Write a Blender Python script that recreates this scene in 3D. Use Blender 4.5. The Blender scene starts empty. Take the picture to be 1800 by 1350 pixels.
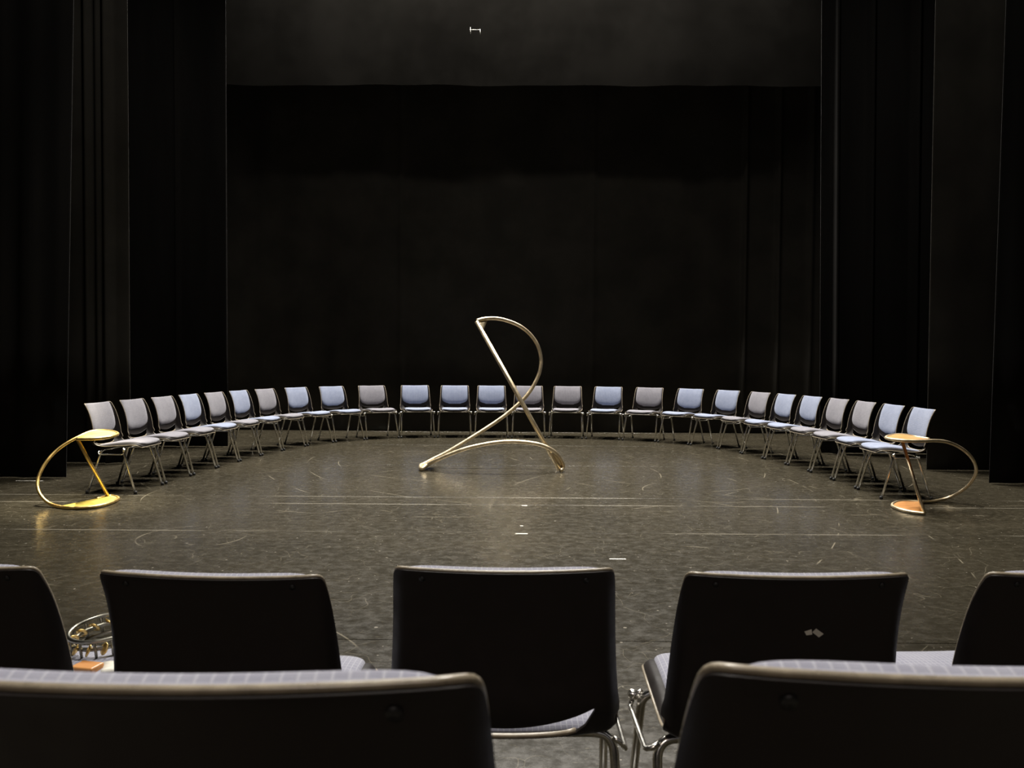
import bpy, bmesh, math, random
from mathutils import Vector, Matrix, Euler
random.seed(7)
R = math.radians
scene = bpy.context.scene
C = scene.collection

# ------------------------------------------------------------------ camera
F, HOR, CAM_Z, ROLL = 1410.0, 633.0, 1.2, R(0.39)
cam_d = bpy.data.cameras.new('camera')
cam_d.sensor_width = 17.3
cam_d.lens = 17.3 * F / 1800
cam_d.clip_start, cam_d.clip_end = 0.05, 80
cam_d.dof.use_dof = True
cam_d.dof.focus_distance = 8.6
cam_d.dof.aperture_fstop = 5.0
cam = bpy.data.objects.new('camera', cam_d)
C.objects.link(cam)
cam.matrix_world = (Matrix.Translation((0, 0, CAM_Z)) @ Euler((R(90) - math.atan((675 - HOR) / F), 0, 0)).to_matrix().to_4x4()
                    @ Matrix.Rotation(ROLL, 4, 'Z'))
scene.camera = cam

# ------------------------------------------------------------------ world, exposure
scene.view_settings.view_transform = 'Standard'
scene.view_settings.look = 'None'
scene.view_settings.gamma = 1
scene.view_settings.use_curve_mapping = False
scene.view_settings.exposure = 0.0
w = bpy.data.worlds.new('world')
scene.world = w
w.use_nodes = True
w.node_tree.nodes['Background'].inputs[0].default_value = (0.02, 0.018, 0.016, 1)
w.node_tree.nodes['Background'].inputs[1].default_value = 0.0

# ------------------------------------------------------------------ lights: overhead stage lamps, plus unseen fill spots added
def spot(name, loc, aim, watts, angle, blend=0.7, radius=0.14, col=(1, 0.955, 0.885)):
    l = bpy.data.lights.new(name, 'SPOT')
    l.energy, l.spot_size, l.spot_blend, l.shadow_soft_size, l.color = watts, R(angle), blend, radius, col
    o = bpy.data.objects.new(name, l)
    C.objects.link(o)
    o.location = loc
    o.rotation_euler = (Vector(aim) - Vector(loc)).to_track_quat('-Z', 'Y').to_euler()
    return o
for x in (-3.2, -1.6, 0, 1.6, 3.2):
    spot('stage_or_fill_spot', (x, 12.3, 9.2), (x * 0.8, 11.0, 0), 2800, 120, 1.0)
for x in (-2.0, 0, 2.0):
    spot('stage_or_fill_spot', (x, 6.6, 9.8), (x * 1.1, 6.9, 0), 2800, 52, 1.0)
spot('stage_or_fill_spot', (-4.1, 8.2, 7.4), (-3.55, 6.6, 0.3), 6000, 13, 0.9, 0.1, (1, 0.92, 0.74))
spot('stage_or_fill_spot', (4.2, 8.2, 7.4), (3.5, 6.6, 0.3), 550, 15, 0.9, 0.1, (1, 0.9, 0.74))
for x in (-1.8, 1.8):
    spot('stage_or_fill_spot', (x, 10.4, 9.8), (x, 13.4, 1.6), 230, 62, 0.9)
for x in (-1, 1):
    spot('stage_or_fill_spot', (x * 1.5, 5.4, 9.4), (x * 5.0, 9.6, 4.2), 420, 46, 1.0)  # unseen fill spots added to brighten the wing curtains
spot('house_fill', (0.2, 2.4, 7.5), (0.2, 0.9, 0), 2500, 50, 1.0, 0.25)  # unseen fill added to brighten the tops of the near chairs
spot('house_fill', (-0.8, -3.5, 4.5), (0, 1.2, 0.9), 210, 60, 1.0, 0.5, (1, 0.84, 0.74))  # unseen fill added behind the camera for sheen on chair backs

# ------------------------------------------------------------------ helpers
def unroll(px, py):
    dx, dy = px - 900, py - 675
    c, s = math.cos(ROLL), math.sin(ROLL)
    return dx * c + dy * s, -dx * s + dy * c + 675 - HOR
def at(px, py, D):
    u, v = unroll(px, py)
    return Vector((u * D / F, D, CAM_Z - v * D / F))
def on(px, py, z=0.0):
    u, v = unroll(px, py)
    D = F * (CAM_Z - z) / v
    return Vector((u * D / F, D, z))

def mesh_obj(name, verts, faces, mat, parent=None, smooth=True, uvs=None):
    me = bpy.data.meshes.new(name)
    me.from_pydata([tuple(v) for v in verts], [], faces)
    me.materials.append(mat)
    if uvs is not None:
        l = me.uv_layers.new(name='UVMap')
        for lp in me.loops:
            l.data[lp.index].uv = uvs[lp.vertex_index]
    bm = bmesh.new(); bm.from_mesh(me)
    bmesh.ops.recalc_face_normals(bm, faces=bm.faces)
    bm.to_mesh(me); bm.free()
    if smooth:
        for p in me.polygons: p.use_smooth = True
    o = bpy.data.objects.new(name, me)
    C.objects.link(o)
    o.parent = parent
    return o

def bake(o, *mods):
    """apply modifiers into the mesh data once, so that copies can share it"""
    for kind, props in mods:
        m = o.modifiers.new(kind, kind)
        for k, v in props.items(): setattr(m, k, v)
    dg = bpy.context.evaluated_depsgraph_get()
    me = bpy.data.meshes.new_from_object(o.evaluated_get(dg))
    o.modifiers.clear()
    o.data = me
    return o

def empty(name, loc=(0, 0, 0), rz=0.0):
    o = bpy.data.objects.new(name, None)
    o.empty_display_size = 0.1
    C.objects.link(o)
    o.location = loc
    o.rotation_euler = (0, 0, rz)
    return o
def tag(o, label=None, cat=None, group=None, kind=None):
    for k, v in (('label', label), ('category', cat), ('group', group), ('kind', kind)):
        if v: o[k] = v
    return o
def copy_tree(o, parent=None):
    c = o.copy(); C.objects.link(c); c.parent = parent
    for ch in o.children: copy_tree(ch, c)
    return c

def spline(pts, n=8):
    """Catmull-Rom through pts"""
    P = [Vector(p) for p in pts]
    P = [P[0] * 2 - P[1]] + P + [P[-1] * 2 - P[-2]]
    out = []
    for i in range(1, len(P) - 2):
        a, b, c, d = P[i - 1:i + 3]
        for k in range(n):
            t = k / n
            out.append(0.5 * ((2 * b) + (c - a) * t + (2 * a - 5 * b + 4 * c - d) * t * t + (3 * b - a - 3 * c + d) * t ** 3))
    out.append(P[-2])
    return out
def fillet(pts, r, n=5):
    """polyline with rounded corners"""
    P = [Vector(p) for p in pts]
    out = [P[0]]
    for i in range(1, len(P) - 1):
        a, b, c = P[i - 1], P[i], P[i + 1]
        da, dc = (a - b), (c - b)
        k = min(r, da.length * 0.49, dc.length * 0.49)
        p, q = b + da.normalized() * k, b + dc.normalized() * k
        for j in range(n + 1):
            t = j / n
            out.append(p * (1 - t) ** 2 + b * 2 * t * (1 - t) + q * t * t)
    out.append(P[-1])
    return out
def sweep(path, rad, seg=10, close=False, flat=1.0):
    """circle swept along a path -> verts, faces; rad is a number or f(0..1)"""
    P = [Vector(p) for p in path]
    n = len(P)
    T = []
    for i in range(n):
        a = P[(i - 1) % n] if close or i > 0 else P[0]
        b = P[(i + 1) % n] if close or i < n - 1 else P[-1]
        T.append((b - a).normalized())
    up = Vector((0, 0, 1)) if abs(T[0].z) < 0.9 else Vector((0, 1, 0))
    N = (up - T[0] * up.dot(T[0])).normalized()
    V, Fc = [], []
    for i in range(n):
        N = (N - T[i] * N.dot(T[i])).normalized()
        B = T[i].cross(N)
        r = rad(i / (n - 1)) if callable(rad) else rad
        for k in range(seg):
            a = 2 * math.pi * k / seg
            V.append(P[i] + N * math.cos(a) * r * flat + B * math.sin(a) * r)
    m = n if close else n - 1
    for i in range(m):
        for k in range(seg):
            j = (i + 1) % n
            Fc.append((i * seg + k, i * seg + (k + 1) % seg, j * seg + (k + 1) % seg, j * seg + k))
    if not close:
        Fc.append(tuple(range(seg)))
        Fc.append(tuple(range((n - 1) * seg, n * seg)))
    return V, Fc
def tube(name, path, rad, mat, parent=None, seg=10, close=False, flat=1.0):
    V, Fc = sweep(path, rad, seg, close, flat)
    return mesh_obj(name, V, Fc, mat, parent)
def box_geo(x0, x1, y0, y1, z0, z1):
    V = [(x, y, z) for x in (x0, x1) for y in (y0, y1) for z in (z0, z1)]
    return V, [(0, 1, 3, 2), (4, 6, 7, 5), (0, 4, 5, 1), (2, 3, 7, 6), (0, 2, 6, 4), (1, 5, 7, 3)]
def box(name, a, b, mat, parent=None):
    V, Fc = box_geo(a[0], b[0], a[1], b[1], a[2], b[2])
    return mesh_obj(name, V, Fc, mat, parent, smooth=False)
def lathe(name, prof, mat, parent=None, seg=20, M=None):
    V, Fc = [], []
    for r, z in prof:
        for k in range(seg):
            a = 2 * math.pi * k / seg
            V.append(Vector((r * math.cos(a), r * math.sin(a), z)))
    if M: V = [M @ v for v in V]
    for i in range(len(prof) - 1):
        for k in range(seg):
            Fc.append((i * seg + k, i * seg + (k + 1) % seg, (i + 1) * seg + (k + 1) % seg, (i + 1) * seg + k))
    Fc.append(tuple(range(seg))); Fc.append(tuple(range((len(prof) - 1) * seg, len(prof) * seg)))
    return mesh_obj(name, V, Fc, mat, parent)

# ------------------------------------------------------------------ materials
def new_mat(name):
    m = bpy.data.materials.new(name)
    m.use_nodes = True
    nt = m.node_tree
    return m, nt, nt.nodes['Principled BSDF']
def nd(nt, t, **kw):
    n = nt.nodes.new(t)
    for k, v in kw.items():
        if k in n.inputs: n.inputs[k].default_value = v
        else: setattr(n, k, v)
    return n
def mixc(nt, fac, a, b, blend='MIX'):
    n = nt.nodes.new('ShaderNodeMix'); n.data_type = 'RGBA'; n.blend_type = blend
    for s, v in ((0, fac), (6, a), (7, b)):
        if hasattr(v, 'links'): nt.links.new(v, n.inputs[s])
        elif s == 0: n.inputs[0].default_value = v
        else: n.inputs[s].default_value = (*v, 1)
    return n.outputs[2]
def ramp(nt, src, p0, p1, v0=0.0, v1=1.0):
    n = nt.nodes.new('ShaderNodeMapRange'); n.interpolation_type = 'SMOOTHSTEP'
    nt.links.new(src, n.inputs[0])
    for i, v in zip((1, 2, 3, 4), (p0, p1, v0, v1)): n.inputs[i].default_value = v
    return n.outputs[0]
def mth(nt, op, a, b=0.0):
    n = nt.nodes.new('ShaderNodeMath'); n.operation = op
    for i, v in enumerate((a, b)):
        if hasattr(v, 'links'): nt.links.new(v, n.inputs[i])
        else: n.inputs[i].default_value = v
    return n.outputs[0]
def scaled(nt, src, s):
    n = nt.nodes.new('ShaderNodeVectorMath'); n.operation = 'MULTIPLY'
    nt.links.new(src, n.inputs[0]); n.inputs[1].default_value = s
    return n.outputs[0]
def noise(nt, vec, scale, detail=4.0, rough=0.6, dist=0.0):
    n = nd(nt, 'ShaderNodeTexNoise', Scale=scale, Detail=detail, Roughness=rough, Distortion=dist)
    nt.links.new(vec, n.inputs['Vector'])
    return n.outputs[0]
def bump(nt, b, h, strength, dist):
    n = nd(nt, 'ShaderNodeBump', Strength=strength, Distance=dist)
    nt.links.new(h, n.inputs['Height']); nt.links.new(n.outputs[0], b.inputs['Normal'])

def floor_mat():
    m, nt, b = new_mat('stage_floor_paint')
    pos = nt.nodes.new('ShaderNodeNewGeometry').outputs['Position']
    uv = nt.nodes.new('ShaderNodeUVMap').outputs[0]
    sep = nt.nodes.new('ShaderNodeSeparateXYZ'); nt.links.new(uv, sep.inputs[0])
    big = noise(nt, scaled(nt, pos, (0.5, 0.9, 1)), 1.0, 5, 0.6)
    mid = noise(nt, scaled(nt, pos, (13, 16, 1)), 1.0, 8, 0.72)
    fine = noise(nt, scaled(nt, pos, (22, 95, 1)), 1.0, 4, 0.7)
    col = mixc(nt, ramp(nt, big, 0.35, 0.65), (0.0245, 0.0208, 0.0130), (0.033, 0.0278, 0.0176))
    col = mixc(nt, ramp(nt, mid, 0.40, 0.78, 0, 0.5), col, (0.056, 0.047, 0.030))
    col = mixc(nt, ramp(nt, mid, 0.48, 0.25, 0, 0.35), col, (0.0125, 0.0105, 0.0075))
    col = mixc(nt, ramp(nt, fine, 0.58, 0.70, 0, 0.8), col, (0.14, 0.12, 0.082))
    # scuffs: long thin curved scratches with random coverage
    for sc, th, amt, seed in ((1.7, 0.004, 0.35, 5), (3.1, 0.006, 0.35, 11)):
        wob = nd(nt, 'ShaderNodeTexNoise', Scale=1.6 + seed * 0.1, Detail=2)
        off = nt.nodes.new('ShaderNodeVectorMath'); off.operation = 'ADD'; off.inputs[1].default_value = (seed, seed * 2, 0)
        nt.links.new(pos, off.inputs[0]); nt.links.new(off.outputs[0], wob.inputs['Vector'])
        ad = nt.nodes.new('ShaderNodeVectorMath'); ad.operation = 'MULTIPLY_ADD'
        nt.links.new(wob.outputs['Color'], ad.inputs[0]); ad.inputs[1].default_value = (0.4, 0.4, 0)
        nt.links.new(off.outputs[0], ad.inputs[2])
        v = nd(nt, 'ShaderNodeTexVoronoi', feature='DISTANCE_TO_EDGE', Scale=sc)
        nt.links.new(ad.outputs[0], v.inputs['Vector'])
        line = ramp(nt, v.outputs['Distance'], th * 0.2, th, 1, 0)
        cov = ramp(nt, noise(nt, scaled(nt, off.outputs[0], (1, 1, 0)), 2.1 + seed * 0.2, 2), 0.47, 0.58)
        col = mixc(nt, mth(nt, 'MULTIPLY', mth(nt, 'MULTIPLY', line, cov), amt), col, (0.24, 0.21, 0.15))
    # single arc scratches left by things dragged about
    ar = random.Random(3)
    flat_pos = scaled(nt, pos, (1, 1, 0))
    arcs = None
    for k in range(26):
        cx, cy, rr = ar.uniform(-4, 4), ar.uniform(2.5, 11), ar.choice((0.35, 0.6, 1.1, 1.8, 3.5, 6))
        d = nt.nodes.new('ShaderNodeVectorMath'); d.operation = 'DISTANCE'
        nt.links.new(flat_pos, d.inputs[0]); d.inputs[1].default_value = (cx, cy, 0)
        one = ramp(nt, mth(nt, 'ABSOLUTE', mth(nt, 'SUBTRACT', d.outputs['Value'], rr)), 0.002, 0.006, 1, 0)
        nn = noise(nt, scaled(nt, pos, (1, 1, 0)), 0.9 + 0.08 * k, 1)
        one = mth(nt, 'MULTIPLY', one, ramp(nt, nn, 0.54, 0.66))
        arcs = one if arcs is None else mth(nt, 'MAXIMUM', arcs, one)
    col = mixc(nt, mth(nt, 'MULTIPLY', arcs, 0.7), col, (0.24, 0.21, 0.15))
    # paint chips
    for sc, r in ((7, 0.055), (2.6, 0.028), (15, 0.075)):
        v = nd(nt, 'ShaderNodeTexVoronoi', Scale=sc); nt.links.new(pos, v.inputs['Vector'])
        col = mixc(nt, ramp(nt, v.outputs['Distance'], r * 0.6, r, 0.8, 0), col, (0.30, 0.27, 0.22))
    # worn edges of the sheets
    edge = ramp(nt, sep.outputs[1], 0.006, 0.010, 1, 0)
    wear = ramp(nt, noise(nt, scaled(nt, pos, (0.9, 2, 0)), 1.0, 3), 0.44, 0.58, 0.04, 0.8)
    col = mixc(nt, mth(nt, 'MULTIPLY', edge, wear), col, (0.20, 0.18, 0.14))
    nt.links.new(col, b.inputs['Base Color'])
    rg = ramp(nt, mid, 0.3, 0.7, 0.20, 0.32)
    nt.links.new(rg, b.inputs['Roughness'])
    bump(nt, b, mid, 0.06, 0.001)
    b.inputs['Specular IOR Level'].default_value = 0.45
    return m
def velvet_mat():
    m, nt, b = new_mat('black_stage_velvet')
    pos = nt.nodes.new('ShaderNodeTexCoord').outputs['Object']
    n = noise(nt, scaled(nt, pos, (2.5, 2.5, 0.35)), 1.0, 3)
    nt.links.new(mixc(nt, ramp(nt, n, 0.3, 0.7), (0.0085, 0.0080, 0.0074), (0.0135, 0.0126, 0.0116)), b.inputs['Base Color'])
    b.inputs['Roughness'].default_value = 0.95
    b.inputs['Specular IOR Level'].default_value = 0.1
    b.inputs['Sheen Weight'].default_value = 0.04
    b.inputs['Sheen Roughness'].default_value = 0.4
    bump(nt, b, noise(nt, pos, 400, 2), 0.2, 0.001)
    return m
def plain(name, col, rough=0.5, metal=0.0, spec=0.5, var=0.15, scale=30):
    m, nt, b = new_mat(name)
    pos = nt.nodes.new('ShaderNodeTexCoord').outputs['Object']
    n = noise(nt, pos, scale, 4)
    nt.links.new(mixc(nt, ramp(nt, n, 0.3, 0.7), tuple(c * (1 - var) for c in col), tuple(min(1, c * (1 + var)) for c in col)), b.inputs['Base Color'])
    nt.links.new(ramp(nt, n, 0.2, 0.8, max(0.02, rough * 0.85), min(1, rough * 1.15)), b.inputs['Roughness'])
    b.inputs['Metallic'].default_value = metal
    b.inputs['Specular IOR Level'].default_value = spec
    return m
def fabric(name, a, bcol, line):
    m, nt, b = new_mat(name)
    uv = nt.nodes.new('ShaderNodeUVMap').outputs[0]
    sep = nt.nodes.new('ShaderNodeSeparateXYZ'); nt.links.new(uv, sep.inputs[0])
    def lines(ch, period):
        f = mth(nt, 'FRACT', mth(nt, 'DIVIDE', ch, period))
        d = mth(nt, 'ABSOLUTE', mth(nt, 'SUBTRACT', f, 0.5))
        return ramp(nt, d, 0.36, 0.45)
    grid = mth(nt, 'MAXIMUM', lines(sep.outputs[0], 0.0115), mth(nt, 'MULTIPLY', lines(sep.outputs[1], 0.0115), 0.6))
    n = noise(nt, scaled(nt, uv, (1, 1, 0)), 14, 4)
    weave = noise(nt, uv, 900, 2)
    col = mixc(nt, ramp(nt, n, 0.3, 0.7), a, bcol)
    col = mixc(nt, mth(nt, 'MULTIPLY', grid, 0.5), col, line)
    col = mixc(nt, ramp(nt, weave, 0.35, 0.65, 0, 0.25), col, tuple(c * 0.6 for c in a))
    nt.links.new(col, b.inputs['Base Color'])
    b.inputs['Roughness'].default_value = 0.9
    b.inputs['Specular IOR Level'].default_value = 0.2
    b.inputs['Sheen Weight'].default_value = 0.15
    bump(nt, b, mth(nt, 'ADD', grid, mth(nt, 'MULTIPLY', weave, 0.5)), 0.5, 0.0012)
    return m
def wood_mat(name, c0, c1, rough=0.38):
    m, nt, b = new_mat(name)
    pos = nt.nodes.new('ShaderNodeTexCoord').outputs['Object']
    wv = nd(nt, 'ShaderNodeTexNoise', Scale=1.0, Detail=5, Distortion=0.6)
    nt.links.new(scaled(nt, pos, (9, 60, 60)), wv.inputs['Vector'])
    nt.links.new(mixc(nt, ramp(nt, wv.outputs[0], 0.3, 0.7), c0, c1), b.inputs['Base Color'])
    b.inputs['Roughness'].default_value = rough
    return m

M = {}
M['floor'] = floor_mat()
M['velvet'] = velvet_mat()
M['backdrop'] = plain('light_lifted_black_cloth', (0.030, 0.0275, 0.023), 0.95, spec=0.1, var=0.2, scale=1.5)  # black cloth with the stage light lifted into its colour
M['wall'] = plain('dark_wall_paint', (0.008, 0.008, 0.008), 0.9, spec=0.2)
M['border'] = plain('black_border_cloth', (0.0052, 0.0048, 0.0042), 1.0, spec=0.0, var=0.25, scale=0.9)
M['thread'] = plain('white_tie_tape', (0.7, 0.68, 0.62), 0.8)
M['plastic'] = plain('dark_brown_plastic', (0.014, 0.0110, 0.0098), 0.56, spec=0.2, var=0.1)
M['rim'] = plain('pale_plastic_edge', (0.25, 0.21, 0.15), 0.30, spec=0.6, var=0.2, scale=40)  # rim tubes, paler than the shell plastic
M['screw'] = plain('black_screw', (0.006, 0.006, 0.006), 0.5)
M['chrome'] = plain('chrome', (0.78, 0.76, 0.71), 0.22, 1.0, var=0.05)
M['rubber'] = plain('black_rubber', (0.012, 0.012, 0.012), 0.6)
M['blue'] = fabric('blue_fabric', (0.185, 0.215, 0.305), (0.225, 0.255, 0.345), (0.42, 0.44, 0.52))
M['pale'] = fabric('pale_lavender_fabric', (0.245, 0.245, 0.30), (0.29, 0.29, 0.34), (0.50, 0.50, 0.55))
M['grey'] = fabric('grey_fabric', (0.165, 0.160, 0.182), (0.20, 0.193, 0.213), (0.36, 0.35, 0.38))
M['bronze'] = plain('bronze_tube', (0.66, 0.55, 0.37), 0.45, 1.0, var=0.12, scale=14)
M['brass'] = plain('brass_tube', (0.85, 0.60, 0.22), 0.38, 1.0, var=0.1, scale=14)
M['lit_veneer'] = wood_mat('brightly_lit_veneer', (0.84, 0.62, 0.09), (0.92, 0.74, 0.16), 0.45)  # left stool's veneer, strong light put into its yellow colour
M['wood'] = wood_mat('orange_veneer', (0.46, 0.19, 0.055), (0.62, 0.29, 0.09))
M['tape'] = plain('white_tape', (0.6, 0.57, 0.5), 0.7)

# ------------------------------------------------------------------ the setting
X0, X1, Y0, Y1, ZT = -8.0, 8.0, -6.0, 14.6, 10.5
fl = box('floor', (X0, Y0, -0.12), (X1, Y1, -0.022), M['floor']); tag(fl, kind='structure')
seams = [-0.6, 1.25, 3.40, 5.55, 6.62, 6.97, 9.1, 11.25, 13.3, Y1]
worn = (5.55, 6.62, 6.97)
for a, b_ in zip(seams[:-1], seams[1:]):
    g, bv = 0.0015, 0.003
    ea, eb = (0.0 if a in worn else 0.03), (0.0 if b_ in worn else 0.03)
    prof = [(a + g, -0.022, ea), (a + g, -bv, ea), (a + g + bv, 0, ea), (a + g + 0.03, 0, 0.03), (b_ - g - 0.03, 0, 0.03), (b_ - g - bv, 0, eb), (b_ - g, -bv, eb), (b_ - g, -0.022, eb)]
    V, U = [], []
    for x in (X0, X1):
        for y, z, e in prof:
            V.append((x, y, z)); U.append((x, e))
    n = len(prof)
    Fc = [(i, i + 1, n + i + 1, n + i) for i in range(n - 1)] + [tuple(range(n)), tuple(range(n, 2 * n)), (0, n - 1, 2 * n - 1, n)]
    mesh_obj('floor_sheet', V, Fc, M['floor'], fl, smooth=False, uvs=U)
for nm, a, b_ in (('wall_back', (X0, Y1, 0), (X1, Y1 + 0.1, ZT)), ('wall_left', (X0 - 0.1, Y0, 0), (X0, Y1, ZT)),
                  ('wall_right', (X1, Y0, 0), (X1 + 0.1, Y1, ZT)), ('wall_front', (X0, Y0 - 0.1, 0), (X1, Y0, ZT)),
                  ('ceiling', (X0, Y0, ZT), (X1, Y1, ZT + 0.1))):
    tag(box(nm, a, b_, M['wall']), kind='structure')
RISER = 0.205
tag(box('floor_riser', (X0, Y0, -0.02), (X1, 1.2, RISER), M['floor']), kind='structure')

# ------------------------------------------------------------------ curtains
def flat_rims(o):
    for p in o.data.polygons: p.use_smooth = abs(p.normal.y) > 0.12 and abs(p.normal.z) < 0.6
def curtain(name, D, xb, xt, zb, zt, label, bumps=(), amp=0.05, wl=0.35, seed=0, mat='velvet', step=0.02, bow=0.0):
    """folded cloth hung at depth D; xb/xt = (left, right) at the hem and at the top; bumps = (x, width, depth) extra folds"""
    rnd = random.Random(seed)
    ph = [(rnd.uniform(0.6, 1.8), rnd.uniform(0, 6.28), rnd.uniform(0.5, 1)) for _ in range(4)]
    n = max(8, int((xb[1] - xb[0]) / step)); m = 9
    V, Fc = [], []
    for j in range(m):
        q = j / (m - 1)
        z = zb + (zt - zb) * q
        for i in range(n + 1):
            t = i / n
            x = (xb[0] + (xb[1] - xb[0]) * t) * (1 - q) + (xt[0] + (xt[1] - xt[0]) * t) * q
            xr = xb[0] + (xb[1] - xb[0]) * t
            y = sum(a * math.sin(2 * math.pi * xr / (wl * k) + p + 0.5 * q) for k, p, a in ph) / 4
            y = amp * math.copysign(abs(y) ** 0.8, y)
            for bx, bw, bd in bumps:
                y -= bd * math.exp(-((xr - bx) / bw) ** 2)
            V.append((x, D + y + bow * math.sin(q * 3), z))
    for j in range(m - 1):
        for i in range(n):
            a = j * (n + 1) + i
            Fc.append((a, a + 1, a + n + 2, a + n + 1))
    o = mesh_obj(name, V, Fc, M[mat])
    bake(o, ('SOLIDIFY', dict(thickness=0.006, offset=0))); flat_rims(o)
    return tag(o, label, 'curtain')
def X(px, D): return (px - 900) * D / F
bk = 13.45
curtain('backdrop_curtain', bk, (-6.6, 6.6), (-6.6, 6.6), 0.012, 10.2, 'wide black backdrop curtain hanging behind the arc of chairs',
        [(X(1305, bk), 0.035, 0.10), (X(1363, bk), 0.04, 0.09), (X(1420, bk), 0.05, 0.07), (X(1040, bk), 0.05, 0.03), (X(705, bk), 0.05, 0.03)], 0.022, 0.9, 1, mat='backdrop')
curtain('wing_curtain', 7.9, (-7.6, -4.41), (-7.6, -4.15), 0.012, 10.2, 'black wing curtain at the left edge, nearest of the left side drapes', (), 0.05, 0.4, 2)
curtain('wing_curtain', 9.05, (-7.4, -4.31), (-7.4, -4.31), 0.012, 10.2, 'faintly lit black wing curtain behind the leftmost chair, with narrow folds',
        [(X(158, 9.05), 0.03, 0.07), (X(177, 9.05), 0.03, 0.05), (X(193, 9.05), 0.04, 0.09)], 0.02, 0.5, 3, mat='backdrop')  # lit look put into the lighter cloth colour
curtain('wing_curtain', 10.8, (-7.2, -3.83), (-7.2, -3.845), 0.012, 10.2, 'black wing curtain left of the stage opening, farthest of the left side drapes',
        [(X(314, 10.8), 0.02, 0.06)], 0.02, 0.6, 4)
curtain('wing_curtain', 10.5, (4.04, 7.2), (3.90, 7.2), 0.012, 10.2, 'black wing curtain right of the stage opening with sharp vertical folds',
        [(X(1466, 10.5), 0.022, 0.14), (X(1525, 10.5), 0.024, 0.15), (X(1603, 10.5), 0.024, 0.14)], 0.02, 0.6, 5)
curtain('wing_curtain', 8.9, (4.62, 7.4), (4.59, 7.4), 0.012, 10.2, 'flat black wing curtain behind the right curved stool', (), 0.018, 0.5, 6, mat='backdrop')  # black drape, its light painted in by the lighter cloth colour
curtain('wing_curtain', 7.94, (4.75, 7.6), (4.86, 7.6), 0.012, 10.2, 'black wing curtain at the right edge, nearest of the right side drapes', (), 0.05, 0.4, 7)
# the border hanging across the top
bd = empty('stage_border', (0, 12.75, 5.52))
tag(bd, 'wide dark grey border cloth hanging across the top of the stage', 'curtain')
V, Fc = [], []
nx, nz = 90, 12
qz = [0, 0.0006, 0.0016] + [(j / 10) ** 1.5 for j in range(1, 11)]
for j in range(nz + 1):
    for i in range(nx + 1):
        t = i / nx; x = -5.2 + 10.4 * t
        z0 = 0.045 * (t - 0.5) + 0.008 * math.sin(x * 2.1) + 0.006 * math.sin(x * 5.3 + 1)
        y = 0.022 * math.sin(x * 1.7 + 0.6) + 0.012 * math.sin(x * 3.1 + 2) + 0.004 * math.sin(x * 6.7)
        V.append((x, y, z0 + (4.5 - z0) * qz[j]))
for j in range(nz):
    for i in range(nx):
        a = j * (nx + 1) + i
        Fc.append((a, a + 1, a + nx + 2, a + nx + 1))
o = mesh_obj('border_cloth', V, Fc, M['border'], bd); bake(o, ('SOLIDIFY', dict(thickness=0.005, offset=0))); flat_rims(o)
hem = []
for i in range(nx + 1):
    t = i / nx; x = -5.2 + 10.4 * t
    y = 0.022 * math.sin(x * 1.7 + 0.6) + 0.012 * math.sin(x * 3.1 + 2) + 0.004 * math.sin(x * 6.7)
    hem.append((x, y, 0.045 * (t - 0.5) + 0.008 * math.sin(x * 2.1) + 0.006 * math.sin(x * 5.3 + 1)))
tube('hem', hem, 0.0035, M['border'], bd, 6)
c0 = at(836, 62, 12.68) - Vector(bd.location)
tb = empty('tie_tape', c0); tb.parent = bd
for a, b_ in (((-0.085, 0, 0.02), (0.085, 0, 0.018)), ((-0.075, 0, 0.055), (-0.07, 0, -0.055)), ((0.078, 0, 0.03), (0.08, 0, -0.055))):
    tube('tape_strand', [a, b_], 0.0028, M['thread'], tb, 6)

# ------------------------------------------------------------------ chair
ROWS = [  # y (front -), z, half width, dish, flange
    (-0.237, 0.402, 0.190, 0.004, -0.012), (-0.230, 0.424, 0.214, 0.006, -0.016), (-0.200, 0.438, 0.226, 0.008, -0.020),
    (-0.120, 0.441, 0.231, 0.010, -0.024), (-0.020, 0.431, 0.233, 0.012, -0.024), (0.080, 0.415, 0.236, 0.014, -0.014),
    (0.145, 0.408, 0.240, 0.018, 0.004), (0.188, 0.417, 0.243, 0.022, 0.026), (0.209, 0.447, 0.244, 0.024, 0.036),
    (0.222, 0.488, 0.241, 0.024, 0.034), (0.221, 0.552, 0.235, 0.022, 0.028), (0.228, 0.628, 0.230, 0.019, 0.022),
    (0.243, 0.704, 0.226, 0.016, 0.015), (0.263, 0.763, 0.222, 0.013, 0.008), (0.273, 0.783, 0.217, 0.012, 0.004)]
def row(r):
    r = max(0, min(len(ROWS) - 1.0001, r)); i = int(r); t = r - i
    g = lambda k: ROWS[max(0, min(len(ROWS) - 1, k))]
    a, b, c, d = g(i - 1), g(i), g(i + 1), g(i + 2)
    return [0.5 * (2 * b[k] + (c[k] - a[k]) * t + (2 * a[k] - 5 * b[k] + 4 * c[k] - d[k]) * t * t + (3 * b[k] - a[k] - 3 * c[k] + d[k]) * t ** 3) for k in range(5)]
def surf(u, r):
    y, z, hw, dish, fl_ = row(r)
    a, b = row(r - 0.05), row(r + 0.05)
    ty, tz = b[0] - a[0], b[1] - a[1]
    L = math.hypot(ty, tz)
    ny, nz = -tz / L, ty / L      # points up on the seat, forward on the back
    e = max(0, (abs(u) - 0.86) / 0.14)
    h = dish * u * u + fl_ * e * e
    x = hw * u - math.copysign(hw * 0.02 * e * e, u)
    return Vector((x, y + ny * h, z + nz * h))
def nrm(u, r):
    du = surf(min(1, u + 0.02), r) - surf(max(-1, u - 0.02), r)
    dr = surf(u, min(13.99, r + 0.05)) - surf(u, max(0, r - 0.05))
    return du.cross(dr).normalized()
UH = 0.78
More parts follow.
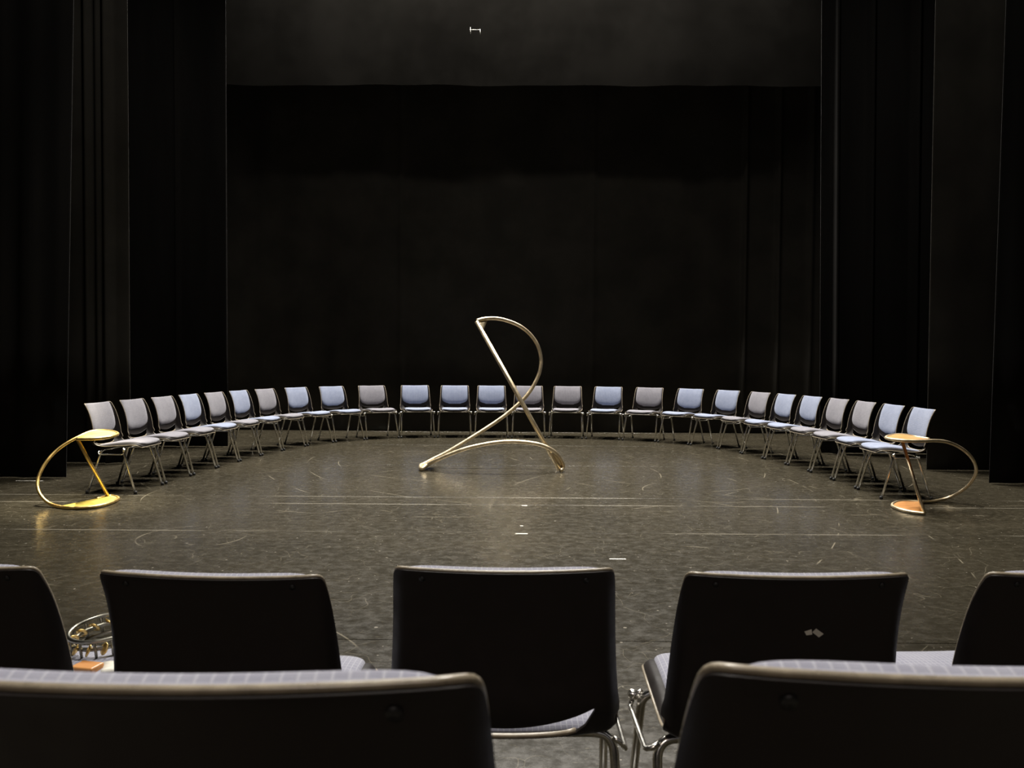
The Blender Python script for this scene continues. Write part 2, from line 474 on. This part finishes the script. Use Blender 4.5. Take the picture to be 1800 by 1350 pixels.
US = sorted(set([round(-1 + 2 * k / 26, 4) for k in range(27)] + [UH, -UH, 0.88, -0.88, 0.91, -0.91, 0.94, -0.94, 0.97, -0.97]))
def build_shell(parent):
    V, Fc, idx = [], [], {}
    ns, nb = 24, 24
    def add(key, u, r):
        # rounded top corners
        if r > 13.0:
            q = (r - 13.0) / 1.0
            u2 = u * (1 - 0.10 * max(0, q) ** 3)
        elif r < 1.2:
            q = (1.2 - r) / 1.2
            u2 = u * (1 - 0.06 * q ** 2)
        else: u2 = u
        if key not in idx:
            idx[key] = len(V); V.append(surf(u2, r))
        return idx[key]
    for ci, u in enumerate(US):
        k = min(1, abs(u) / UH)
        tl = 6.9 + 2.1 * k ** 6
        th = 8.0 + 1.0 * k ** 2
        for j in range(ns + 1):
            add((ci, 's', j), u, tl * j / ns)
        for j in range(nb + 1):
            if j == 0 and abs(u) >= UH - 1e-6:
                idx[(ci, 'b', 0)] = idx[(ci, 's', ns)]
            else:
                add((ci, 'b', j), u, th + (14 - th) * (1 - (1 - j / nb) ** 1.15))
    for ci in range(len(US) - 1):
        for p, n in (('s', ns), ('b', nb)):
            for j in range(n):
                f = (idx[(ci, p, j)], idx[(ci + 1, p, j)], idx[(ci + 1, p, j + 1)], idx[(ci, p, j + 1)])
                Fc.append(f)
    n_ = len(US)
    outer = ([idx[(c, 's', 0)] for c in range(n_)] + [idx[(n_ - 1, 's', j)] for j in range(1, ns + 1)] + [idx[(n_ - 1, 'b', j)] for j in range(1, nb + 1)]
             + [idx[(c, 'b', nb)] for c in range(n_ - 2, -1, -1)] + [idx[(0, 'b', j)] for j in range(nb - 1, 0, -1)] + [idx[(0, 's', j)] for j in range(ns, 0, -1)])
    inn = [c for c in range(n_) if abs(US[c]) <= UH + 1e-6]
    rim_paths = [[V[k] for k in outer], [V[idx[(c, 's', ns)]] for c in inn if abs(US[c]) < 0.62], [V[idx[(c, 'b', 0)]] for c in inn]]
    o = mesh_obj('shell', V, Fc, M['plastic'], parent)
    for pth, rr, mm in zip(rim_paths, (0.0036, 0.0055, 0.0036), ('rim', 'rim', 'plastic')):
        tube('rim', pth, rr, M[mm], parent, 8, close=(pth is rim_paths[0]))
    me = o.data
    # make the face normals look to the sitter, then thicken away from them
    bm = bmesh.new(); bm.from_mesh(me)
    f = min(bm.faces, key=lambda f: (f.calc_center_median() - Vector((0, -0.1, 0.44))).length)
    if f.normal.z < 0: bmesh.ops.reverse_faces(bm, faces=bm.faces)
    bm.to_mesh(me); bm.free()
    return bake(o, ('SOLIDIFY', dict(thickness=0.0065, offset=-1.0)), ('BEVEL', dict(width=0.0022, segments=2, limit_method='ANGLE', angle_limit=R(55))))
def build_pad(name, parent, r0, r1, wfun, T, mat, na=24, nq=26):
    V, Fc, U = [], [], []
    for j in range(nq + 1):
        q = 0.5 - 0.5 * math.cos(math.pi * j / nq)
        W = wfun(q)
        for i in range(na + 1):
            a = math.sin(math.pi / 2 * (-1 + 2 * i / na))
            u, r = W * a, r0 + (r1 - r0) * q
            e = max(0.0, 1 - abs(a) ** 7) ** 0.5 * max(0.0, 1 - abs(2 * q - 1) ** 9) ** 0.5
            p = surf(u, r)
            n = nrm(u, r)
            if n.z < 0 and r < 6 or n.y > 0 and r > 9: n = -n
            V.append(p + n * (T * e - 0.0008))
            U.append((u * 0.225, (r0 + (r1 - r0) * q) * 0.065))
    for j in range(nq):
        for i in range(na):
            k = j * (na + 1) + i
            Fc.append((k, k + 1, k + na + 2, k + na + 1))
    return mesh_obj(name, V, Fc, mat, parent, uvs=U)
def w_seat(q):
    f = 0.85
    if q < 0.22: return f * (1 - 0.55 * ((0.22 - q) / 0.22) ** 3.2)
    if q > 0.85: return f * (1 - 0.18 * ((q - 0.85) / 0.15) ** 2.5)
    return f
def w_back(q):
    f = 0.90
    if q < 0.40: return f * max(0.45, (1 - ((0.40 - q) / 0.40) ** 3.4) ** 0.5)
    if q > 0.93: return f * (1 - 0.05 * ((q - 0.93) / 0.07) ** 2)
    return f
LEG_R = 0.0108
def make_chair(color):
    t = empty('stacking_chair')
    build_shell(t)
    build_pad('seat_pad', t, 0.75, 6.1, w_seat, 0.020, M[color])
    build_pad('back_pad', t, 9.25, 14.0, w_back, 0.020, M[color])
    for fr in (-1, 1):
        y0, yf = fr * 0.095, fr * 0.215
        zt = 0.405 if fr < 0 else 0.383
        tube('crossbar', [(-0.15, y0, zt), (0.15, y0, zt)], LEG_R, M['chrome'], t)
        for s in (-1, 1):
            path = fillet([(s * 0.15, y0, zt), (s * 0.240, y0, zt), (s * 0.254, yf, 0.0)], 0.055, 6)
            # the foot stands on the floor: stop the tube inside its cap
            leg = tube('leg', path[:-1] + [path[-1] + (path[-2] - path[-1]).normalized() * 0.004], LEG_R, M['chrome'], t)
            a = path[-1]; d = (path[-2] - path[-1]).normalized()
            Mx = Matrix.Translation(Vector((a.x, a.y, 0)))
            lathe('foot_cap', [(0.010, 0.0), (0.0145, 0.002), (0.0145, 0.02), (0.012, 0.028)], M['rubber'], leg, 12, Mx)
    for s in (-1, 1):
        zo = 0.0 if s < 0 else 0.016
        # linking hook: a bar between the legs with curled ends
        path = fillet([(s * 0.238, -0.112, 0.40), (s * 0.256, -0.120, 0.385), (s * 0.267, -0.112, 0.348 + zo), (s * 0.267, 0.104, 0.348 + zo),
                       (s * 0.256, 0.112, 0.368), (s * 0.238, 0.108, 0.378)], 0.02, 4)
        tube('link_bar', path, 0.006, M['chrome'], t, 8)
        lathe('link_knob', [(0.006, -0.016), (0.0115, -0.012), (0.0125, 0.0), (0.0115, 0.012), (0.006, 0.016)], M['chrome'], t, 12,
              Matrix.Translation((s * 0.255, -0.118, 0.388)) @ Matrix.Rotation(R(70), 4, 'Y'))
    for s in (-1, 1):
        p = surf(s * 0.73, 13.1); n = nrm(s * 0.73, 13.1)
        if n.y > 0: n = -n
        q = n.to_track_quat('Z', 'Y').to_matrix().to_4x4()
        lathe('screw', [(0.0060, -0.0085), (0.0060, -0.0068), (0.0045, -0.006)], M['screw'], t, 12, Matrix.Translation(p) @ q)
    return t
protos = {c: make_chair(c) for c in ('blue', 'grey', 'pale')}
used = set()
def chair(color, loc, rz, label, group):
    if color in used: o = copy_tree(protos[color])
    else: o = protos[color]; used.add(color)
    o.location = loc; o.rotation_euler = (0, 0, rz)
    return tag(o, label, 'chair', group)

# front feet between neighbours, measured on the floor, smoothed to an even, symmetric horseshoe
J = [(232, 871), (286, 852), (340, 836), (383, 823), (421, 811), (458.4, 802), (495, 793), (539, 784), (590, 778), (645, 773), (705.5, 770),
     (765.5, 769.7), (829.7, 770), (894, 770), (958, 770.5), (1024.5, 771.5), (1090, 774), (1152, 777), (1210, 782.5), (1262, 788.5),
     (1301, 797.5), (1339, 806.5), (1382.5, 817.5), (1422, 829), (1465, 845), (1510, 861), (1554, 880)]
P = [on(*j) for j in J]
acc = [0.0]
for a, b_ in zip(P[:-1], P[1:]): acc.append(acc[-1] + (b_ - a).length)
def along(sv):
    for k in range(26):
        if sv <= acc[k + 1] + 1e-9:
            return P[k].lerp(P[k + 1], (sv - acc[k]) / (acc[k + 1] - acc[k]))
    return P[-1].copy()
P = [along(0.3 * acc[k] + 0.7 * acc[26] * k / 26) for k in range(27)]
P = [P[0]] + [P[k - 1] * 0.15 + P[k] * 0.7 + P[k + 1] * 0.15 for k in range(1, 26)] + [P[26]]
cols = 'g g g b g b g b b g b b b g g b g b b g b b g g b b'.split()
order = ['first', 'second', 'third', 'fourth', 'fifth', 'sixth', 'seventh', 'eighth', 'ninth', 'tenth', 'eleventh', 'twelfth', 'thirteenth']
for k in range(26):
    a, b_ = P[k], P[k + 1]
    mid = (a + b_) / 2
    # facing: blend of the neighbours' directions
    a2, b2 = P[max(0, k - 1)], P[min(26, k + 2)]
    d = (b2 - a2).normalized() * 0.5 + (b_ - a).normalized() * 0.5
    d.normalize()
    face = Vector((d.y, -d.x, 0))           # towards the middle of the stage
    loc = mid - face * 0.215
    loc.z = 0
    rz = math.atan2(face.y, face.x) + math.pi / 2
    c = 'blue' if cols[k] == 'b' else 'grey'
    side, n = ('left', k) if k < 13 else ('right', 25 - k)
    end = f'{order[n]} from the {side} end of the arc'
    chair(c, loc, rz, f'{c} upholstered chair with chrome legs, {end}', 'chairs standing in an arc on the stage')

# the audience rows, seen from behind
near = [('pale', X(-152, 1.54), 1.57, 7, 'chair seen from behind, cut off at the left edge, holding a shiny tambourine'),
        ('pale', X(361, 1.51), 1.51, 3, 'dark backed chair seen from behind, second from the left in the middle row'),
        ('pale', X(888, 1.565), 1.565, 0.3, 'dark backed chair seen from behind, in line with the centre sculpture'),
        ('pale', X(1414, 1.54), 1.54, -0.5, 'dark backed chair seen from behind with a torn white sticker scrap'),
        ('pale', X(1947, 1.56), 1.57, -5, 'dark backed chair seen from behind, cut off at the right edge')]
A = []
for c, x, D, rot, lab in near:
    rz = math.pi - R(rot)
    loc = Vector((x, D, 0)) + Vector((math.sin(R(rot)), math.cos(R(rot)), 0)) * 0.273
    A.append(chair(c, loc, rz, lab, 'chairs of the audience row facing the stage'))
for c, x, D, rot, lab in (('pale', X(238, 0.505), 0.505, 0.5, 'closest chair at lower left, dark plastic back with pale fabric edge'),
                          ('pale', X(1838, 0.527), 0.527, -0.5, 'closest chair at lower right, dark plastic back with pale fabric edge')):
    loc = Vector((x, D, RISER)) + Vector((math.sin(R(rot)), math.cos(R(rot)), 0)) * 0.273
    chair(c, loc, math.pi - R(rot), lab, 'chairs of the rear audience row')

# ------------------------------------------------------------------ the curved stools
def plate(name, edge, mat, parent, thick=0.012, lift=0.0):
    """solid leaf plate spanned inside a closed 3-D outline"""
    E_ = [Vector(p) for p in edge]
    c = sum(E_, Vector()) / len(E_)
    n = len(E_)
    V = [c + Vector((0, 0, lift))]
    Fc = []
    rings = (0.5, 1.0)
    for k in rings:
        V += [c + (p - c) * k + Vector((0, 0, lift)) for p in E_]
    for i in range(n):
        j = (i + 1) % n
        Fc.append((0, 1 + i, 1 + j))
        Fc.append((1 + i, 1 + n + i, 1 + n + j, 1 + j))
    o = mesh_obj(name, V, Fc, mat, parent)
    return bake(o, ('SOLIDIFY', dict(thickness=thick, offset=0)))
def rel(pts, org): return [Vector(p) - Vector(org) for p in pts]
def stool(label, top, loop, bottom, sa, sb, mt, mp, skip=0):
    """top / bottom: leaf outlines, loop: the bow between them, sa-sb the strut"""
    org = Vector((sum(p.x for p in bottom) / len(bottom), sum(p.y for p in bottom) / len(bottom), 0))
    root = empty('curved_stool', org)
    tag(root, label, 'stool', 'pair of curved stools at the ends of the arc')
    full = spline(rel(top + loop + bottom, org), 6)
    tube('frame_tube', full, 0.0135, M[mt], root, 10)
    tube('strut', [sa - org, sb - org], 0.014, M[mt], root, 10)
    pt = spline(rel(top, org), 4); pb = spline(rel(bottom[skip:], org), 4)
    plate('seat_plate', pt, M[mp], root, 0.014)
    plate('base_plate', pb, M[mp], root, 0.012)
    return root
r0 = 0.0145
# left stool
f_, b_ = 6.40, 6.88
top = [at(133, 772, f_), at(150, 772, f_), at(172, 771, f_ + .02), at(193, 768, f_ + .1), at(205, 763.5, f_ + .25), at(200, 760, b_ - .08), at(186, 757.5, b_),
       at(170, 757.5, b_), at(155, 760, b_ - .04), at(138, 767.5, b_ - .12)]
loop = [at(118, 778, 6.70), at(98, 792, 6.65), at(80, 811, 6.58), at(67.5, 832, 6.52), at(62.5, 850, 6.47), at(64.5, 865, 6.43), at(72, 877, 6.40), at(84, 886.5, 6.38)]
bottom = [on(101, 892, r0), on(120, 894, r0), on(142, 893.5, r0), on(165, 891.5, r0), on(188, 886, r0), on(204, 878.5, r0), on(201, 874.5, r0), on(189, 873, r0), on(165, 878.5, r0)]
sL = stool('brightly lit yellow curved stool with leaf shaped seat at the left end', top, loop, bottom, at(135, 774, f_ + .03), on(187, 874, r0), 'brass', 'lit_veneer')
# right stool
top = [at(1636, 772.5, b_ - .1), at(1612, 768.5, b_ - .02), at(1596, 765.5, b_), at(1581, 764.5, b_), at(1567, 766, b_ - .05), at(1559, 769.5, f_ + .25),
       at(1567, 772.5, f_ + .1), at(1585, 774.5, f_ + .02), at(1605, 775.5, f_), at(1625, 775.5, f_)]
loop = [at(1645, 775, 6.42), at(1665, 777, 6.46), at(1685, 784.5, 6.52), at(1704, 798, 6.58), at(1716, 815, 6.64), at(1718.5, 832, 6.70), at(1709, 850, 6.77),
        at(1692, 865, 6.83), at(1670, 876, 6.88)]
bottom = [on(1648, 881.5, r0), on(1625, 883.5, r0), on(1603, 882.5, r0), on(1585, 883, r0), on(1573, 887, r0), on(1574, 892, r0), on(1590, 898, r0), on(1610, 902, r0), on(1629, 904, r0)]
sR = stool('orange wooden curved stool with leaf shaped seat at the right end', top, loop, bottom, at(1588, 777, 6.75), on(1628, 903, r0), 'bronze', 'wood', 1)

# ------------------------------------------------------------------ centre sculpture
org = on(862, 826, 0)
sc = empty('curved_sculpture', org)
tag(sc, 'tall bronze tube sculpture bent into an open loop, centre of the stage', 'sculpture')
rt = 0.021
dA = on(986, 828, rt).y
sa, sb = at(838, 565, 8.95), on(984, 827, rt)
l_top = [at(838, 564, 8.95), at(852, 560.5, 8.98), at(872, 560, 9.02), at(893, 564.5, 9.07), at(914, 573.5, 9.11), at(932, 588, 9.14), at(945, 607, 9.15), at(951, 630, 9.15),
         at(949, 652, 9.13), at(940, 674, 9.11), at(926, 695, 9.09), at(905, 716, 9.07), at(880, 736, 9.04), at(850, 756, 9.0), at(818, 776, 8.96), at(786, 795, 8.93)]
l_foot = [at(762, 807, 8.90), at(745, 816, 8.86), on(738.5, 822, rt) + Vector((0, 0.03, 0.015)), on(740, 825.5, rt), at(752, 817, 8.62), at(770, 808, 8.58)]
l_arch = [at(792, 798.5, 8.56), at(822, 788, 8.54), at(856, 780.5, 8.53), at(890, 776.5, 8.52), at(922, 777.5, 8.53), at(949, 782, 8.55), at(970, 791, 8.58), at(983, 803, 8.61), at(989.5, 815, 8.63), at(990, 823, 8.64), on(986.5, 828, rt)]
path = spline(rel(l_top + l_foot + l_arch, org), 6)
tube('bent_tube', path, rt, M['bronze'], sc, 12)
tube('strut', [sa - org, sb - org], 0.025, M['bronze'], sc, 12)
d_ = (sb - sa)
def on_strut(t): return sa + d_ * t
g1 = [at(972, 795, 8.59), at(983, 805, 8.61), at(989, 816, 8.63), at(988, 823, 8.64), on_strut(0.985), on_strut(0.93), on_strut(0.89)]
plate('lower_gusset', spline(rel(g1, org), 3), M['bronze'], sc, 0.008)
g2 = [at(842, 563.5, 8.96), at(856, 561.5, 8.99), at(853, 572, 8.97), on_strut(0.07), on_strut(0.02)]
plate('upper_gusset', spline(rel(g2, org), 3), M['bronze'], sc, 0.008)
g3 = [at(762, 807.5, 8.90), at(745, 816.5, 8.86), on(739.5, 823.5, rt) + Vector((0, 0, 0.012)), at(752, 817.5, 8.62), at(770, 808.5, 8.58)]
plate('foot_plate', spline(rel(g3, org), 3), M['bronze'], sc, 0.008)

# ------------------------------------------------------------------ small things
def floor_tape(px, py, lx, ly, label, rz=0.0, tee=False):
    p = on(px, py)
    o = box('tape_mark', (-lx / 2, -ly / 2, 0.0003), (lx / 2, ly / 2, 0.0011), M['tape'])
    o.location = p; o.rotation_euler = (0, 0, rz)
    tag(o, label, 'tape')
    return o
floor_tape(917, 940, 0.085, 0.022, 'white tape mark on the floor seam below the centre sculpture')
floor_tape(917, 926, 0.022, 0.022, 'tiny white tape dot just behind the centre floor mark')
floor_tape(1087, 985, 0.10, 0.02, 'short white tape strip behind the middle audience chair')
floor_tape(922, 890, 0.045, 0.03, 'small white tape scrap between the two long floor seams')
floor_tape(48, 846, 0.26, 0.03, 'pale strip on the floor by the left curtain')  # thin pale strip along the curtain base

# torn sticker on the back of the fourth audience chair (a flat scrap, part of that chair)
def on_back(u, r, off):
    p = surf(u, r); n = nrm(u, r)
    if n.y > 0: n = -n
    return p - n * off
cA = A[3]
for pts in ([(-0.26, 11.45), (-0.19, 11.6), (-0.16, 11.5), (-0.22, 11.36)], [(-0.15, 11.58), (-0.09, 11.52), (-0.11, 11.42), (-0.16, 11.44)]):
    V = [on_back(u, r, 0.0068) for u, r in pts] + [on_back(u, r, 0.0075) for u, r in pts]
    o = mesh_obj('sticker', V, [(0, 1, 2, 3), (4, 5, 6, 7), (0, 1, 5, 4), (1, 2, 6, 5), (2, 3, 7, 6), (3, 0, 4, 7)], M['tape'], cA, smooth=False)
    o['label'] = 'torn white sticker scrap'

# tambourine lying tilted on the leftmost audience chair, with a wooden block and a white cloth beside it
M['hoop'] = plain('dull_steel_hoop', (0.30, 0.29, 0.24), 0.35, 1.0)
tc = Vector((-1.03, 2.03, 0.487))
tm = empty('tambourine', tc); tm.rotation_euler = (R(6), R(-5), R(9))
tag(tm, 'shiny steel hooped tambourine lying on the left cut-off chair', 'tambourine')
TR = 0.085
for z, rr in ((0.026, TR), (0.004, TR * 0.93), (-0.022, TR)):
    tube('hoop', [(rr * math.cos(a), rr * math.sin(a), z) for a in [2 * math.pi * k / 40 for k in range(40)]], 0.0055, M['hoop'], tm, 8, close=True)
for k in range(14):
    a = 2 * math.pi * k / 14
    Mx = Matrix.Translation(((TR - 0.002) * math.cos(a), (TR - 0.002) * math.sin(a), 0.003)) @ Matrix.Rotation(a + 0.5, 4, 'Z') @ Matrix.Rotation(R(60), 4, 'X')
    lathe('jingle', [(0.003, -0.004), (0.014, -0.002), (0.016, 0.0), (0.014, 0.002), (0.003, 0.004)], M['brass'], tm, 12, Mx)
    c_, s_ = TR * math.cos(a + .22), TR * math.sin(a + .22)
    tube('post', [(c_, s_, 0.026), (c_, s_, -0.022)], 0.0035, M['hoop'], tm, 6)
wb = box('wooden_block', (-0.03, -0.022, 0), (0.03, 0.022, 0.03), M['wood'])
bake(wb, ('BEVEL', dict(width=0.004, segments=2)))
wb.location = (-1.005, 1.885, 0.441); wb.rotation_euler = (0, 0, R(-12))
tag(wb, 'orange wooden block lying beside the tambourine on the chair', 'block')
V, Fc = [], []
for j in range(7):
    for i in range(7):
        x, y = (i / 6 - 0.5) * 0.075, (j / 6 - 0.5) * 0.06
        V.append((x, y, 0.012 + 0.006 * math.sin(x * 90 + 1) * math.cos(y * 70)))
for j in range(6):
    for i in range(6):
        k = j * 7 + i
        Fc.append((k, k + 1, k + 8, k + 7))
wc = mesh_obj('folded_cloth', V, Fc, plain('white_cotton', (0.75, 0.72, 0.62), 0.9))
bake(wc, ('SOLIDIFY', dict(thickness=0.012, offset=-1)))
wc.location = (-0.935, 1.90, 0.441); wc.rotation_euler = (0, 0, R(20))
tag(wc, 'small folded white cloth beside the orange wooden block', 'cloth')
